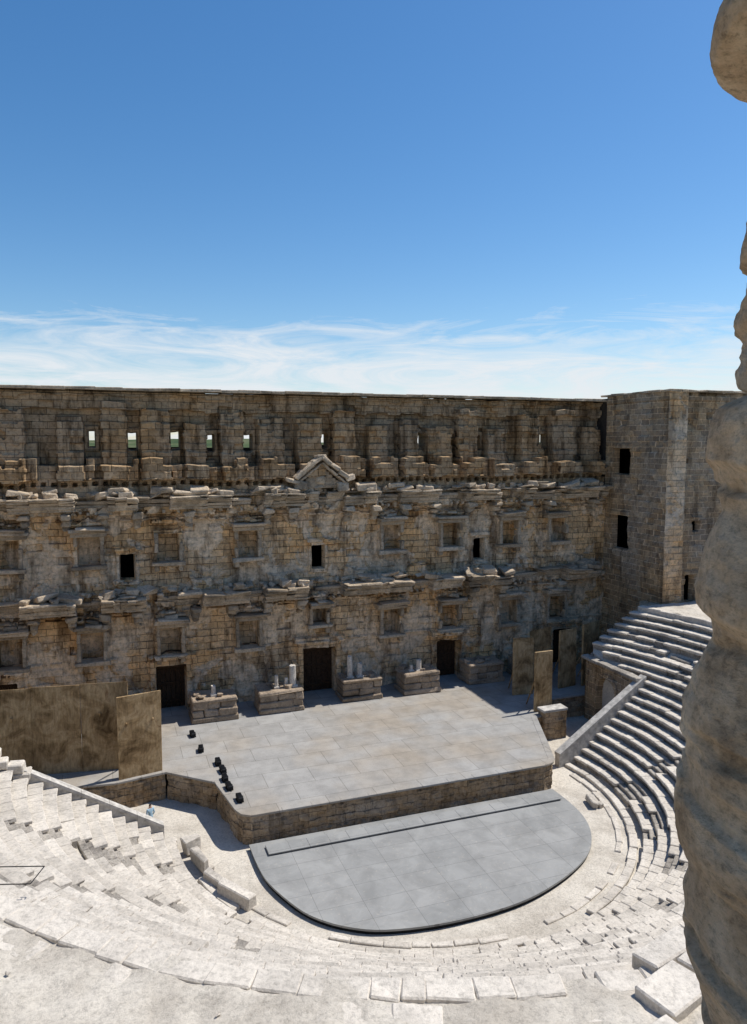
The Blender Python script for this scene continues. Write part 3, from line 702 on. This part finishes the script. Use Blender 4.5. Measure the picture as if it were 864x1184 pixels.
# ---------------------------------------------------------------- eroded pillar near the camera
prof=[(16.5,1.03),(16.592,1.023),(16.679,1.018),(16.78,.972),(16.933,.969),(17.03,.985),(17.061,.993),(17.099,.941),(17.163,.929),(17.316,.931),(17.519,.941),(17.621,.972),(17.723,1.013),(17.787,1.013),(17.825,.962),(17.876,.957),(18.029,.998),(18.105,1.033),(18.156,1.023),(18.232,.982),(18.36,.988),(18.40,1.0),(18.44,1.065),(18.589,1.045),(18.767,1.045),(18.971,1.07),(19.137,1.10),(19.27,1.15),(19.33,1.13),(19.343,1.02),(19.366,.95),(19.404,.935),(19.455,.945),(19.53,1.01),(19.595,1.07),(19.8,1.13),(20.4,1.2)]
pz=np.array([18.3+(p[0]-18.3)*1.095 for p in prof]);pe=np.array([p[1] for p in prof])+.004
zz=np.arange(16.4,20.55,.008); ee=np.interp(zz,pz,pe)
Lc,dc=1.55,2.2; dist=math.hypot(Lc,dc); ang=math.atan2(Lc,dc)
rr=dist*np.sin(ang-np.arctan(ee/dc))
fh=np.array([math.sin(math.radians(20)),math.cos(math.radians(20))]); rh=np.array([fh[1],-fh[0]]); pcn=fh*dc+rh*Lc
na=230; th=np.linspace(0,2*math.pi,na,endpoint=False)
TH,ZZ=np.meshgrid(th,zz); R_=np.repeat(rr[:,None],na,1)
cx_=np.cos(TH);cy_=np.sin(TH)
R_=R_+(fbm(cx_*1.6+5,cy_*1.6+5,ZZ*2.2,3,101)-.5)*.02+(fbm(cx_*6+5,cy_*6+5,ZZ*22,4,102)-.5)*.025
gr=fbm(cx_*1.0+5,cy_*1.0+5,ZZ*10,3,107); R_=R_-.03*np.clip((gr-.56)*12,0,1)
ZZd=ZZ+(fbm(cx_*2+9,cy_*2+3,ZZ*2,3,103)-.5)*.02
V=np.stack([pcn[0]+R_*cx_,pcn[1]+R_*cy_,ZZd],-1).reshape(-1,3); nzp=len(zz); I=np.arange(nzp*na).reshape(nzp,na); J=np.roll(I,-1,1)
F=np.stack([I[:-1],J[:-1],J[1:],I[1:]],-1).reshape(-1,4).tolist(); F.append(list(I[-1]))
mk('stone_pillar',V,F,M_pil,smooth=True)
# ---------------------------------------------------------------- person
def person(x,y,z,h,rz):
    s=h/1.75
    J={'pel':(0,0,.95,.13),'sp':(0,0,1.2,.12),'ch':(0,.0,1.38,.15),'nk':(0,0,1.50,.055),'hd':(0,.01,1.60,.085),'tp':(0,.0,1.70,.075),
    'sl':(.19,0,1.42,.065),'el':(.25,-.03,1.14,.045),'wl':(.22,.14,.93,.032),'hl':(.21,.2,.88,.035),'sr':(-.19,0,1.42,.065),'er':(-.26,-.02,1.14,.045),'wr':(-.25,.06,.9,.032),'hr':(-.25,.09,.82,.035),
    'tl':(.1,0,.9,.095),'kl':(.11,.05,.5,.06),'al':(.11,-.02,.09,.045),'fl':(.12,.14,.04,.04),'tr':(-.1,0,.9,.095),'kr':(-.11,-.02,.5,.06),'ar':(-.11,-.1,.09,.045),'fr':(-.12,.05,.04,.04)}
    E=[('pel','sp'),('sp','ch'),('ch','nk'),('nk','hd'),('hd','tp'),('ch','sl'),('sl','el'),('el','wl'),('wl','hl'),('ch','sr'),('sr','er'),('er','wr'),('wr','hr'),('pel','tl'),('tl','kl'),('kl','al'),('al','fl'),('pel','tr'),('tr','kr'),('kr','ar'),('ar','fr')]
    ks=list(J); me=bpy.data.meshes.new('person'); me.from_pydata([tuple(c*s for c in J[k][:3]) for k in ks],[(ks.index(a),ks.index(b)) for a,b in E],[])
    ob=bpy.data.objects.new('person',me); S.collection.objects.link(ob)
    bpy.context.view_layer.objects.active=ob
    ob.modifiers.new('skin','SKIN')
    for i,k in enumerate(ks):
        v=me.skin_vertices[0].data[i]; v.radius=(J[k][3]*s,J[k][3]*s*.85); v.use_root=(k=='pel')
    sb=ob.modifiers.new('sub','SUBSURF'); sb.levels=2; sb.render_levels=2
    k=NT('person_clothes'); sp=k.n('ShaderNodeSeparateXYZ'); k.l(k.obj,sp.inputs[0]); r=k.n('ShaderNodeValToRGB'); r.color_ramp.interpolation='CONSTANT'
    e=r.color_ramp.elements; e[0].position=0;e[0].color=(.03,.03,.03,1);e[1].position=.05;e[1].color=(.05,.07,.12,1)
    for p,c in((.54,(.35,.5,.6)),(.84,(.5,.32,.23)),(.93,(.04,.025,.015))): q=e.new(p);q.color=(*c,1)
    k.l(k.math('DIVIDE',sp.outputs[2],h),r.inputs[0]); me.materials.append(k.fin(r.outputs[0]))
    ob.location=(x,y,z); ob.rotation_euler=(0,0,rz)
person(1.75,38.2,-1.6,1.6,.6)
